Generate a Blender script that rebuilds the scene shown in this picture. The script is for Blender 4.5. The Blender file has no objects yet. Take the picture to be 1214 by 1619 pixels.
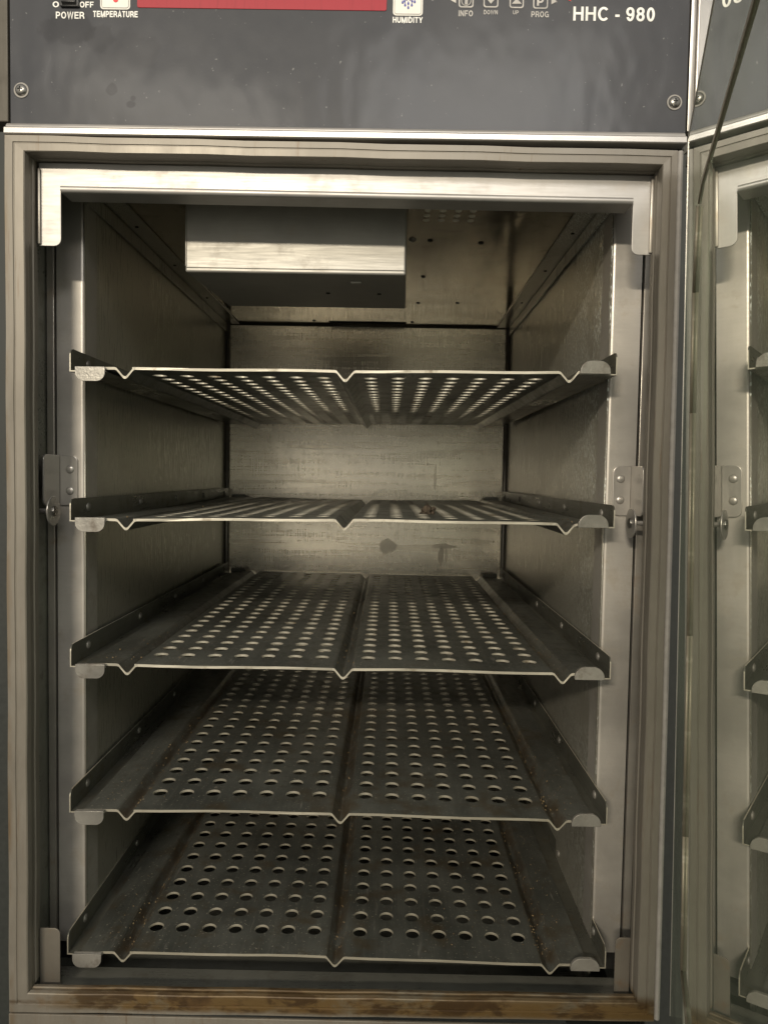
import bpy, bmesh, math, random
from mathutils import Matrix, Vector
random.seed(7)
S = bpy.context.scene
COL = S.collection

# ------------------------------------------------------------------ camera
cam = bpy.data.cameras.new("camera")
camo = bpy.data.objects.new("camera", cam); COL.objects.link(camo)
R_ = ((0.9998317, -0.0057937, -0.0174070),
      (0.0066234, 0.9988257, 0.0479935),
      (0.0171085, -0.0481007, 0.9986960))          # columns: right, forward, up
mw = Matrix.Identity(4)
for i in range(3):
    mw[i][0] = R_[i][0]; mw[i][1] = R_[i][2]; mw[i][2] = -R_[i][1]
mw[0][3], mw[1][3], mw[2][3] = 0.04496, -0.72556, 0.19728
camo.matrix_world = mw
cam.sensor_fit = 'VERTICAL'; cam.sensor_height = 36; cam.sensor_width = 27
cam.lens = 1150 / 1619 * 36
cam.clip_start = 0.01; cam.clip_end = 60
S.camera = camo

# ------------------------------------------------------------------ room light
W = bpy.data.worlds.new("World"); S.world = W; W.use_nodes = True
nt = W.node_tree; bg = nt.nodes['Background']
tc = nt.nodes.new('ShaderNodeTexCoord'); sp = nt.nodes.new('ShaderNodeSeparateXYZ')
cr = nt.nodes.new('ShaderNodeValToRGB'); mp = nt.nodes.new('ShaderNodeMapRange')
nt.links.new(tc.outputs['Generated'], sp.inputs[0]); nt.links.new(sp.outputs['Z'], mp.inputs[0])
mp.inputs[1].default_value = -1; mp.inputs[2].default_value = 1
nt.links.new(mp.outputs[0], cr.inputs[0]); nt.links.new(cr.outputs[0], bg.inputs[0])
e = cr.color_ramp.elements
e[0].position = 0.0; e[0].color = (0.13, 0.118, 0.095, 1)
e[1].position = 1.0; e[1].color = (0.58, 0.56, 0.53, 1)
for p, c in ((0.33, (0.25, 0.235, 0.19, 1)), (0.50, (0.54, 0.515, 0.455, 1)), (0.64, (0.64, 0.61, 0.55, 1))):
    k = e.new(p); k.color = c
bg.inputs[1].default_value = 0.92

def lamp(name, loc, tgt, sx, sy, power, col):
    l = bpy.data.lights.new(name, 'AREA'); l.shape = 'RECTANGLE'; l.size = sx; l.size_y = sy
    l.energy = power; l.color = col
    o = bpy.data.objects.new(name, l); COL.objects.link(o); o.location = loc
    d = Vector(tgt) - Vector(loc); o.rotation_euler = d.to_track_quat('-Z', 'Y').to_euler()
    return o
lamp('ceiling_tube_lamp', (-1.05, -4.0, 1.62), (0, 0, 0.1), 0.9, 0.14, 118, (1.0, 0.89, 0.71))
lamp('ceiling_diffuser_lamp', (0.45, -3.0, 1.95), (0, 0, 0.1), 1.2, 0.6, 26, (1.0, 0.96, 0.90))
lamp('ceiling_panel_lamp', (-0.72, -2.05, 1.54), (0, 0, 0.3), 0.80, 0.03, 4.0, (1.0, 0.93, 0.82))
S.view_settings.view_transform = 'Standard'; S.view_settings.look = 'None'
S.view_settings.exposure = 0.15; S.view_settings.gamma = 1
S.render.engine = 'CYCLES'
try:
    S.cycles.max_bounces = 10; S.cycles.glossy_bounces = 8; S.cycles.transparent_max_bounces = 12
    S.cycles.use_denoising = True; S.cycles.sample_clamp_indirect = 4
except Exception: pass

# ------------------------------------------------------------------ materials
class N:
    def __init__(s, name):
        s.m = bpy.data.materials.new(name); s.m.use_nodes = True; s.t = s.m.node_tree
        s.b = s.t.nodes['Principled BSDF']; s.out = s.t.nodes['Material Output']
        s.tc = s.t.nodes.new('ShaderNodeTexCoord'); s.geo = s.t.nodes.new('ShaderNodeNewGeometry')
    def l(s, a, b): s.t.links.new(a, b)
    def pos(s, scale=(1, 1, 1), world=False, off=(0, 0, 0)):
        m = s.t.nodes.new('ShaderNodeMapping'); m.inputs['Scale'].default_value = scale
        m.inputs['Location'].default_value = off
        s.l(s.geo.outputs['Position'] if world else s.tc.outputs['Object'], m.inputs[0]); return m.outputs[0]
    def noise(s, scale=(1, 1, 1), sc=1.0, det=4, rough=.55, world=False, off=(0, 0, 0), dist=0):
        n = s.t.nodes.new('ShaderNodeTexNoise'); n.inputs['Scale'].default_value = sc
        n.inputs['Detail'].default_value = det; n.inputs['Roughness'].default_value = rough
        n.inputs['Distortion'].default_value = dist
        s.l(s.pos(scale, world, off), n.inputs['Vector']); return n.outputs['Fac']
    def rng(s, x, a, b, c=0., d=1., smooth=True):
        n = s.t.nodes.new('ShaderNodeMapRange'); n.interpolation_type = 'SMOOTHSTEP' if smooth else 'LINEAR'
        s.l(x, n.inputs[0])
        for i, v in zip((1, 2, 3, 4), (a, b, c, d)): n.inputs[i].default_value = v
        return n.outputs[0]
    def math(s, op, a, b=None):
        n = s.t.nodes.new('ShaderNodeMath'); n.operation = op
        for i, v in enumerate((a, b)):
            if v is None: continue
            if isinstance(v, (int, float)): n.inputs[i].default_value = v
            else: s.l(v, n.inputs[i])
        return n.outputs[0]
    def mix(s, f, a, b):
        n = s.t.nodes.new('ShaderNodeMix'); n.data_type = 'RGBA'
        if isinstance(f, (int, float)): n.inputs[0].default_value = f
        else: s.l(f, n.inputs[0])
        for i, v in ((6, a), (7, b)):
            if isinstance(v, (tuple, list)): n.inputs[i].default_value = (*v[:3], 1)
            else: s.l(v, n.inputs[i])
        return n.outputs[2]
    def xyz(s, world=True):
        n = s.t.nodes.new('ShaderNodeSeparateXYZ'); s.l(s.geo.outputs['Position'] if world else s.tc.outputs['Object'], n.inputs[0]); return n.outputs
    def blob(s, c, r, jit=.35, sc=60):
        """a stain with an irregular outline round world point c, radii r"""
        m = s.t.nodes.new('ShaderNodeMapping'); m.vector_type = 'POINT'
        m.inputs['Location'].default_value = tuple(-c[i] / r[i] for i in range(3))
        m.inputs['Scale'].default_value = tuple(1 / r[i] for i in range(3))
        s.l(s.geo.outputs['Position'], m.inputs[0])
        v = s.t.nodes.new('ShaderNodeVectorMath'); v.operation = 'LENGTH'; s.l(m.outputs[0], v.inputs[0])
        n = s.noise((1, 1, 1), sc, 3, world=True)
        d = s.math('ADD', v.outputs['Value'], s.math('MULTIPLY', s.math('SUBTRACT', n, .5), jit * 4))
        return s.rng(d, .75, 1.1, 1, 0)

def steel(name, col, rough=.35, grain=(1, 1, 1), gs=400, bump=.06, smudge=.12, metal=1.0, dirt=None, dirt_amt=.0,
          flecks=None, blobs=(), dark=.18, wave=0, world=True, streak=0, low=None):
    n = N(name); b = n.b
    g = n.noise(grain, gs, 3, .6, world)
    lo = n.noise((1, 1, 1), 7, 5, .62, world)
    mid = n.noise((1, 1, 1), 38, 5, .65, world, off=(3, 1, 2))
    sc = n.noise(tuple(x * .97 + .015 if x > .5 else x * .35 for x in grain), gs * .30, 4, .7, world, off=(9, 2, 5))
    c = n.mix(n.rng(lo, .35, .68), tuple(x * (1 - dark) for x in col), tuple(min(1, x * (1 + dark * .45)) for x in col))
    c = n.mix(n.rng(g, .2, .8, 0, .18), c, tuple(x * .78 for x in col))
    c = n.mix(n.rng(sc, .50, .80, 0, .10), c, tuple(x * .70 for x in col))
    if dirt:
        c = n.mix(n.rng(mid, .52, .74, 0, dirt_amt), c, dirt)
    r = n.math('ADD', n.rng(lo, .3, .7, rough - smudge / 2, rough + smudge / 2), n.rng(g, .2, .8, -.05, .05))
    r = n.math('ADD', r, n.rng(mid, .45, .8, 0, smudge))
    met = None
    if streak:  # horizontal streaks imitate reflections, mixed into colour and roughness
        hs = n.noise((.06, 1, 1), 90, 4, .6, world, off=(2, 8, 1))
        c = n.mix(n.rng(hs, .45, .7, 0, streak * .5), c, tuple(x * .72 for x in col)); r = n.math('ADD', r, n.rng(hs, .4, .7, -.03, .05))
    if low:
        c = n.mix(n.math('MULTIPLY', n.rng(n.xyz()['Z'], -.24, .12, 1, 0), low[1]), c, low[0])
    for bb in blobs:
        f = n.blob(*bb[:2]); f = n.math('MULTIPLY', f, bb[3])
        c = n.mix(f, c, bb[2]); r = n.math('ADD', r, n.math('MULTIPLY', f, .15))
    if flecks:
        v = n.noise((1, 1, .45), 520, 2, .5, world, off=(1, 5, 8))
        area = n.noise((1, 1, 1), 11, 3, .6, world, off=(4, 4, 4))
        xo = n.xyz()
        f = n.math('MULTIPLY', n.rng(v, .54, .59), n.rng(area, .34, .54))
        f = n.math('MULTIPLY', f, n.rng(xo['Y'], .02, flecks, 1, 0))
        f = n.math('MULTIPLY', f, n.math('MULTIPLY', n.rng(xo['X'], 0, .1), n.rng(xo['Z'], -.05, .34, .35, 1)))
        c = n.mix(f, c, (.80, .84, .80))
        met = n.rng(f, 0, 1, metal, 0, False)
    n.l(c, b.inputs['Base Color']); n.l(r, b.inputs['Roughness'])
    b.inputs['Metallic'].default_value = metal
    if met is not None: n.l(met, b.inputs['Metallic'])
    bp = n.t.nodes.new('ShaderNodeBump'); bp.inputs['Strength'].default_value = bump; bp.inputs['Distance'].default_value = .002
    h = n.math('ADD', n.math('MULTIPLY', g, .35), n.math('MULTIPLY', sc, .08))
    if wave: h = n.math('ADD', h, n.math('MULTIPLY', n.noise((1, 1, 1), 9, 2, .4, world), wave))
    n.l(h, bp.inputs['Height']); n.l(bp.outputs[0], b.inputs['Normal'])
    return n.m

ST = (.56, .53, .48)
M = {}
M['post'] = steel('brushed_post_steel', (.53, .50, .455), .42, (.05, 1, 1), 620, .05, .10, dirt=(.33, .27, .19), dirt_amt=.35, metal=0.62)
M['hood'] = steel('hood_steel', (.51, .49, .465), .48, (.06, 1, 1), 500, .03, .10, dirt=(.45, .38, .30), dirt_amt=.2, metal=0.62)
M['channel'] = steel('channel_steel', (.37, .345, .305), .38, (1, 1, .05), 500, .05, .14, dirt=(.28, .20, .13), dirt_amt=.5, metal=0.6)
M['wall'] = steel('side_wall_steel', (.43, .41, .35), .30, (1, 1, .04), 700, .015, .02, flecks=.42, dirt=(.36, .32, .25), dirt_amt=.10, dark=.06, metal=0.62)
M['back'] = steel('back_wall_steel', metal=.8, col=(.86, .79, .65), rough=.26, grain=(1, 1, .02), gs=800, bump=.008, smudge=.04, dark=.08, streak=.22, dirt=(.5, .43, .32), dirt_amt=.3,
                  blobs=(((.044, .735, .057), (.016, .1, .017), (.40, .37, .31), .6), ((.156, .735, .060), (.024, .1, .006), (.42, .38, .31), .6),
                         ((.153, .735, .040), (.006, .1, .022), (.24, .21, .17), .55), ((.163, .735, .040), (.003, .1, .018), (.24, .21, .17), .45),
                         ((.138, .735, .20), (.003, .1, .03), (.50, .45, .37), .4)))
M['ceil'] = steel('cavity_ceiling_steel', (.64, .58, .47), .13, (.1, 1, 1), 300, .03, .10, dirt=(.26, .21, .14), dirt_amt=.5, metal=0.88)
M['box'] = steel('duct_box_steel', (.40, .385, .35), .52, (.05, 1, 1), 500, .04, .10, dirt=(.42, .37, .30), dirt_amt=.3, metal=0.68)
M['tray'] = steel('tray_steel', (.205, .20, .175), .38, (1, .08, 1), 260, .05, .14, dirt=(.10, .075, .045), dirt_amt=.6, dark=.35, metal=0.5)
def tray_mat():
    n = N('perforated_tray_steel'); b = n.b; x = n.xyz(False); w = n.xyz()
    lo = n.noise((1, .6, 1), 9, 5, .65, True, off=(2, 0, 1)); g = n.noise((1, .05, 1), 260, 3, .6, True)
    md = n.noise((1, 1, 1), 55, 6, .7, True); sp_ = n.noise((1, 1, 1), 420, 2, .5, True)
    c = n.mix(n.rng(lo, .32, .68), (.084, .088, .078), (.165, .168, .148))
    c = n.mix(n.rng(g, .45, .8, 0, .35), c, (.22, .215, .185))
    c = n.mix(n.rng(md, .54, .72, 0, .6), c, (.085, .070, .048))
    c = n.mix(n.rng(sp_, .66, .72, 0, .85), c, (.50, .46, .37))
    s1 = n.noise((1, .12, 1), 110, 3, .6, True, off=(8, 1, 3))           # scrape marks
    c = n.mix(n.rng(s1, .66, .72, 0, .45), c, (.36, .34, .30))
    lower = n.rng(w['Z'], -.14, .06, 1, .25)
    gr = None
    for gx in (-.2180, .0006, .2220):
        d = n.math('ABSOLUTE', n.math('SUBTRACT', x['X'], gx)); k = n.rng(d, .004, .0135, 1, 0); gr = k if gr is None else n.math('MAXIMUM', gr, k)
    f = n.math('MULTIPLY', n.math('MULTIPLY', gr, lower), n.rng(n.noise((1, .5, 1), 70, 5, .7, True, off=(5, 5, 5)), .36, .60))
    c = n.mix(n.math('MULTIPLY', f, .6), c, (.085, .052, .022))
    f2 = n.math('MULTIPLY', lower, n.rng(n.noise((1, 1, 1), 24, 4, .6, True, off=(5, 1, 5)), .52, .70))
    c = n.mix(n.math('MULTIPLY', f2, .55), c, (.10, .068, .030))
    n.l(c, b.inputs['Base Color']); b.inputs['Metallic'].default_value = .5
    n.l(n.math('ADD', n.rng(lo, .3, .7, .27, .42), n.rng(md, .4, .75, 0, .2)), b.inputs['Roughness'])
    bp = n.t.nodes.new('ShaderNodeBump'); bp.inputs['Strength'].default_value = .12; bp.inputs['Distance'].default_value = .002
    n.l(n.math('ADD', n.math('MULTIPLY', md, .6), n.math('MULTIPLY', s1, .3)), bp.inputs['Height']); n.l(bp.outputs[0], b.inputs['Normal'])
    return n.m
M['tray'] = tray_mat()
M['edge'] = steel('worn_edge_shaded_low', (.50, .47, .39), .45, low=((.30, .275, .215), .8), grain=(.3, 1, 1), gs=500, bump=.15, smudge=.15, dirt=(.14, .10, .05), dirt_amt=.95, metal=0.35)  # low: dimmer light on the lower shelves is mixed into the colour
M['rail'] = steel('rail_steel', (.16, .158, .132), .33, (1, .06, 1), 300, .04, .16, dirt=(.12, .09, .05), dirt_amt=.5, dark=.3, metal=0.55)
M['tab'] = steel('tab_steel', (.31, .295, .265), .38, (1, 1, 1), 260, .4, .2, dirt=(.12, .10, .08), dirt_amt=.9, dark=.3, metal=0.55)
M['bracket'] = steel('bracket_steel', (.46, .435, .40), .33, (1, 1, .08), 500, .04, .1, metal=0.6)
M['trim'] = steel('trim_steel', (.52, .495, .465), .34, (.03, 1, 1), 500, .04, .10, metal=0.6)
M['trimv'] = steel('trim_steel_vertical', (.42, .40, .37), .33, (1, 1, .03), 500, .04, .12)
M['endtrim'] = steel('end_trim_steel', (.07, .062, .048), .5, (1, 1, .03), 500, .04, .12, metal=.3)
M['void2'] = steel('dark_corner_seam', (.09, .08, .06), .5, (1, 1, 1), 300, .1, .1, metal=.3)
M['vent'] = steel('lit_vent_hole_steel', (.80, .76, .66), .4, (1, 1, 1), 500, .1, .1, metal=.3)
M['guard'] = steel('foot_guard_steel', (.20, .18, .15), .45, (1, 1, .05), 500, .05, .14, dirt=(.20, .12, .06), dirt_amt=.7, metal=.5)
M['dark_steel'] = steel('dark_floor_steel', (.20, .20, .175), .35, (.06, 1, 1), 300, .05, .2, dirt=(.08, .06, .04), dirt_amt=.5, metal=0.45)

def frame_mat():
    n = N('door_frame_profile'); b = n.b; x = n.xyz()
    a = n.noise((1, 1, .06), 170, 5, .7, True); a2 = n.noise((.06, 1, 1), 170, 5, .7, True)
    lo = n.noise((1, 1, .35), 13, 6, .7, True, off=(2, 2, 2)); lo2 = n.noise((.35, 1, 1), 15, 6, .7, True)
    c = n.mix(n.rng(lo, .3, .7), (.165, .148, .122), (.215, .195, .163))
    c = n.mix(n.rng(a, .50, .8, 0, .14), c, (.10, .08, .055))
    # rust runs: on the uprights, lengthwise; on the sill, broad patches
    f = n.math('MULTIPLY', n.rng(n.noise((1, 1, .05), 120, 5, .75, True, off=(7, 0, 0)), .54, .70), n.rng(lo, .45, .62))
    c = n.mix(n.math('MULTIPLY', f, .8), c, (.12, .068, .03))
    ed = n.rng(n.math('ABSOLUTE', x['X']), .3125, .3185); f = n.math('MULTIPLY', ed, n.rng(n.noise((1, 1, .3), 30, 5, .7, True, off=(3, 3, 9)), .42, .62))
    c = n.mix(n.math('MULTIPLY', f, .6), c, (.13, .085, .04))
    seam = n.math('MULTIPLY', n.rng(n.math('ABSOLUTE', n.math('ADD', x['Z'], .3255)), .0002, .0035, 1, 0), n.rng(n.noise((.5, 1, 1), 45, 5, .7, True, off=(6, 2, 2)), .35, .55))
    c = n.mix(n.math('MULTIPLY', seam, .75), c, (.06, .035, .014))
    low = n.rng(x['Z'], -.320, -.304, 1, 0); inn = n.math('MULTIPLY', low, n.rng(x['X'], -.31, -.22))
    up = n.math('MULTIPLY', inn, n.rng(x['Z'], -.334, -.328))
    c = n.mix(n.math('MULTIPLY', up, .8), c, (.115, .09, .052))
    g1 = n.noise((.55, 1, 1), 34, 7, .62, True, off=(1, 7, 4), dist=.4); g2 = n.noise((.42, 1, 1), 52, 7, .68, True, off=(4, 7, 1), dist=.3)
    c = n.mix(n.math('MULTIPLY', n.math('MULTIPLY', up, n.rng(g1, .34, .52)), .85), c, (.115, .066, .018))
    c = n.mix(n.math('MULTIPLY', n.math('MULTIPLY', up, n.rng(g2, .47, .58)), .92), c, (.045, .024, .008))
    c = n.mix(n.math('MULTIPLY', n.math('MULTIPLY', low, n.rng(n.noise((1, 1, 1), 60, 5, .6, True), .5, .7)), .35), c, (.14, .08, .03))
    n.l(c, b.inputs['Base Color']); b.inputs['Metallic'].default_value = .3
    n.l(n.rng(lo, .3, .7, .36, .52), b.inputs['Roughness'])
    bp = n.t.nodes.new('ShaderNodeBump'); bp.inputs['Strength'].default_value = .12; bp.inputs['Distance'].default_value = .002
    n.l(lo, bp.inputs['Height']); n.l(bp.outputs[0], b.inputs['Normal'])
    return n.m
M['frame'] = frame_mat()

def plain(name, col, rough=.5, metal=0, emit=None, nz=.12, bump=0, coat=0):
    n = N(name); b = n.b
    f = n.noise((1, 1, 1), 90, 5, .65, True)
    n.l(n.mix(n.rng(f, .3, .7), tuple(c * (1 - nz) for c in col), tuple(min(1, c * (1 + nz)) for c in col)), b.inputs['Base Color'])
    n.l(n.rng(f, .3, .75, rough - .05, rough + .08), b.inputs['Roughness']); b.inputs['Metallic'].default_value = metal
    if bump:
        bp = n.t.nodes.new('ShaderNodeBump'); bp.inputs['Strength'].default_value = bump; bp.inputs['Distance'].default_value = .001
        n.l(f, bp.inputs['Height']); n.l(bp.outputs[0], b.inputs['Normal'])
    return n.m
def header_mat():
    n = N('control_overlay_grey'); b = n.b
    lo = n.noise((1, 1, 1), 9, 5, .6, True); fi = n.noise((1, 1, 1), 600, 2, .5, True)
    c = n.mix(n.rng(lo, .3, .7), (.058, .060, .067), (.071, .072, .077))
    c = n.mix(n.rng(n.noise((1, 1, 1), 240, 2, .5, True), .72, .78, 0, .5), c, (.28, .28, .27))
    for cc, r, a in (((-.2203, -.027, .556), (.005, .1, .006), .65), ((-.2030, -.027, .5425), (.0055, .1, .004), .7), ((-.2010, -.027, .548), (.003, .1, .003), .6),
                     ((-.262, -.027, .611), (.028, .1, .014), .45), ((-.232, -.027, .603), (.014, .1, .012), .3), ((-.205, -.027, .590), (.03, .1, .02), .2)):
        c = n.mix(n.math('MULTIPLY', n.blob(cc, r), a), c, (.030, .030, .033))
    n.l(c, b.inputs['Base Color'])
    n.l(n.rng(lo, .3, .7, .30, .40), b.inputs['Roughness']); b.inputs['Specular IOR Level'].default_value = .06; b.inputs['Coat Weight'].default_value = .30; b.inputs['Coat Roughness'].default_value = .17; b.inputs['Coat IOR'].default_value = 1.4
    bp = n.t.nodes.new('ShaderNodeBump'); bp.inputs['Strength'].default_value = .5; bp.inputs['Distance'].default_value = .0016
    w = n.noise((1, 1, .6), 40, 1, .45, True, off=(0, 0, 3))
    n.l(n.math('ADD', n.math('MULTIPLY', w, .8), n.math('MULTIPLY', fi, .02)), bp.inputs['Height']); n.l(bp.outputs[0], b.inputs['Normal']); n.l(bp.outputs[0], b.inputs['Coat Normal'])
    return n.m
M['header'] = header_mat()
M['white_ink'] = plain('white_ink', (.80, .79, .74), .45)
M['worn_ink'] = plain('worn_grey_ink', (.42, .40, .37), .5, nz=.25)
M['tile'] = plain('cream_tile', (.72, .70, .64), .4, nz=.05)
M['line'] = plain('grey_line_ink', (.22, .21, .20), .5)
M['blue'] = plain('blue_ink', (.04, .05, .28), .5)
M['red'] = plain('red_ink', (.75, .03, .04), .5)
def disp_mat():
    n = N('red_display_window'); x = n.xyz()
    s = n.noise((1, 1, .12), 260, 3, .6, True)
    n.l(n.mix(n.rng(s, .5, .7, 0, .45), (.33, .022, .034), (.24, .014, .022)), n.b.inputs['Base Color'])
    n.b.inputs['Roughness'].default_value = .4; n.b.inputs['Specular IOR Level'].default_value = .25; return n.m
M['display'] = disp_mat()
M['black'] = plain('black_plastic', (.02, .02, .021), .35)
M['void'] = plain('opening_shade_black', (.008, .008, .007), .8)  # near-black colour stands in for the shade inside holes and gaps
M['room'] = plain('dark_wall_paint', (.035, .038, .034), .55)
M['screw'] = steel('screw_steel', (.30, .29, .27), .3, (1, 1, 1), 500, .05, .1)
M['rubber'] = plain('grey_gasket_rubber', (.27, .255, .235), .6, bump=.1)
M['crumb'] = plain('toasted_crumb', (.17, .12, .06), .75, nz=.5, bump=.4)
M['burnt'] = plain('burnt_crumb', (.065, .048, .032), .85, nz=.5, bump=.6)
M['spacer'] = steel('spacer_bead', (.26, .23, .17), .45, (1, 1, 1), 200, .2, .2, metal=.4, dirt=(.62, .58, .46), dirt_amt=.8, world=False)

def glass_mat(name, refl, tint, gl=(.93, .96, .90), rough=.004, film=0):
    n = N(name); n.t.nodes.remove(n.b)
    g = n.t.nodes.new('ShaderNodeBsdfGlossy'); g.inputs['Color'].default_value = (*gl, 1); g.inputs['Roughness'].default_value = rough
    t = n.t.nodes.new('ShaderNodeBsdfTransparent'); t.inputs['Color'].default_value = (*tint, 1)
    m = n.t.nodes.new('ShaderNodeMixShader'); lw = n.t.nodes.new('ShaderNodeLayerWeight'); lw.inputs[0].default_value = .5
    if refl > 0:
        sm = n.noise((1, 1, 1), 6, 4, .6)
        f = n.math('MULTIPLY', n.rng(lw.outputs['Facing'], .15, .6, .12, refl), n.rng(sm, .3, .7, .9, 1.04)); n.l(f, m.inputs[0])
    else: m.inputs[0].default_value = 0
    n.l(t.outputs[0], m.inputs[1]); n.l(g.outputs[0], m.inputs[2])
    if film:
        d = n.t.nodes.new('ShaderNodeBsdfDiffuse'); d.inputs['Color'].default_value = (.50, .53, .40, 1)
        m2 = n.t.nodes.new('ShaderNodeMixShader'); k = n.noise((1, .25, 1), 9, 4, .6, off=(3, 3, 3))
        n.l(n.rng(k, .3, .75, film * .5, film * 1.5), m2.inputs[0]); n.l(m.outputs[0], m2.inputs[1]); n.l(d.outputs[0], m2.inputs[2]); m = m2
    n.l(m.outputs[0], n.out.inputs[0]); return n.m
M['glass'] = glass_mat('coated_door_glass', .93, (.86, .93, .86), gl=(.97, .98, .93), film=.15)
M['glass_clear'] = glass_mat('clear_glass', 0, (.97, .98, .97))
M['glass_rear'] = glass_mat('rear_door_glass', .38, (.82, .92, .82), (.88, .95, .82), .02)

# ------------------------------------------------------------------ mesh helpers
def link(name, me, mat, parent=None, smooth=False):
    o = bpy.data.objects.new(name, me); COL.objects.link(o)
    for m in (mat if isinstance(mat, (list, tuple)) else [mat]):
        if m is not None and m.name not in [x.name for x in me.materials if x]: me.materials.append(m)
    if parent: o.parent = parent
    if smooth:
        for p in me.polygons: p.use_smooth = True
        try: me.set_sharp_from_angle(angle=math.radians(35))
        except Exception: pass
        vs_ = me.vertices
        for p in me.polygons:      # wide flat faces keep their own normal; only folds, bevels and tubes are smooth
            q = [vs_[i].co for i in p.vertices]; n = len(q)
            p.use_smooth = n <= 4 and min((q[i] - q[i - 1]).length for i in range(n)) < .004
    return o
def fin(bm, name, mat, parent=None, bevel=0, seg=2, smooth=True):
    bmesh.ops.remove_doubles(bm, verts=bm.verts, dist=1e-6)
    if bevel:
        ed = [e for e in bm.edges if len(e.link_faces) == 2 and e.calc_face_angle(0) > .6]
        try: bmesh.ops.bevel(bm, geom=ed, offset=bevel, segments=seg, profile=.5, affect='EDGES', clamp_overlap=True)
        except Exception: pass
    bmesh.ops.recalc_face_normals(bm, faces=bm.faces)
    me = bpy.data.meshes.new(name); bm.to_mesh(me); bm.free()
    return link(name, me, mat, parent, smooth)
def box(bm, x0, x1, y0, y1, z0, z1, mi=0):
    v = [bm.verts.new(p) for p in ((x0, y0, z0), (x1, y0, z0), (x1, y1, z0), (x0, y1, z0), (x0, y0, z1), (x1, y0, z1), (x1, y1, z1), (x0, y1, z1))]
    for f in ((0, 1, 5, 4), (1, 2, 6, 5), (2, 3, 7, 6), (3, 0, 4, 7), (4, 5, 6, 7), (3, 2, 1, 0)):
        fc = bm.faces.new([v[i] for i in f]); fc.material_index = mi
def boxo(name, mat, parent, x0, x1, y0, y1, z0, z1, bevel=.0008):
    bm = bmesh.new(); box(bm, x0, x1, y0, y1, z0, z1); return fin(bm, name, mat, parent, bevel)
def prism(bm, pts, a0, a1, axis='y'):
    """extrude a closed 2-D outline: axis y -> pts are (x, z); axis x -> (y, z); axis z -> (x, y)"""
    def P(p, a): return {'y': (p[0], a, p[1]), 'x': (a, p[0], p[1]), 'z': (p[0], p[1], a)}[axis]
    A = [bm.verts.new(P(p, a0)) for p in pts]; B = [bm.verts.new(P(p, a1)) for p in pts]; n = len(pts)
    bm.faces.new(A); bm.faces.new(B[::-1])
    for i in range(n): bm.faces.new((A[i], B[i], B[(i + 1) % n], A[(i + 1) % n]))
def rrect(x0, x1, z0, z1, r, corners=(1, 1, 1, 1), n=5):
    """rounded rectangle; corners: bottom-left, bottom-right, top-right, top-left"""
    out = []
    for (cx, cz, a, k, px, pz) in ((x0 + r, z0 + r, 180, 0, x0, z0), (x1 - r, z0 + r, 270, 1, x1, z0), (x1 - r, z1 - r, 0, 2, x1, z1), (x0 + r, z1 - r, 90, 3, x0, z1)):
        if corners[k]:
            for i in range(n + 1):
                t = math.radians(a + 90 * i / n); out.append((cx + r * math.cos(t), cz + r * math.sin(t)))
        else: out.append((px, pz))
    return out
def cyl(bm, c, r, h, axis='y', n=20, r2=None):
    q = {'y': Matrix.Rotation(math.pi / 2, 4, 'X'), 'x': Matrix.Rotation(math.pi / 2, 4, 'Y'), 'z': Matrix.Identity(4)}[axis]
    bmesh.ops.create_cone(bm, cap_ends=True, segments=n, radius1=r, radius2=r if r2 is None else r2, depth=h, matrix=Matrix.Translation(c) @ q)
def dome(bm, c, r, d, flat, n=16, rings=4):
    """low dome bulging towards direction flat (unit axis vector)"""
    f = Vector(flat); u = f.orthogonal().normalized(); w = f.cross(u); prev = None; C_ = Vector(c)
    for k in range(rings + 1):
        a = math.pi / 2 * k / rings; rr = r * math.cos(a); h = d * math.sin(a)
        if k == rings: ring = [bm.verts.new(C_ + f * h)]
        else: ring = [bm.verts.new(C_ + f * h + u * rr * math.cos(2 * math.pi * i / n) + w * rr * math.sin(2 * math.pi * i / n)) for i in range(n)]
        if prev:
            for i in range(n):
                if len(ring) == 1: bm.faces.new((prev[i], prev[(i + 1) % n], ring[0]))
                else: bm.faces.new((prev[i], prev[(i + 1) % n], ring[(i + 1) % n], ring[i]))
        prev = ring
def quad(name, mat, parent, pts, th=.0012, n=None):
    """sheet-metal panel from 4 corners with thickness th along n"""
    bm = bmesh.new(); P = [Vector(p) for p in pts]; nn = Vector(n) * th
    A = [bm.verts.new(p) for p in P]; B = [bm.verts.new(p + nn) for p in P]
    bm.faces.new(A); bm.faces.new(B[::-1])
    for i in range(4): bm.faces.new((A[i], B[i], B[(i + 1) % 4], A[(i + 1) % 4]))
    return fin(bm, name, mat, parent, 0)
def empty(name, loc, label, cat, group=None):
    o = bpy.data.objects.new(name, None); COL.objects.link(o); o.location = loc; o.empty_display_size = .05
    o['label'] = label; o['category'] = cat
    if group: o['group'] = group
    return o

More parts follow.
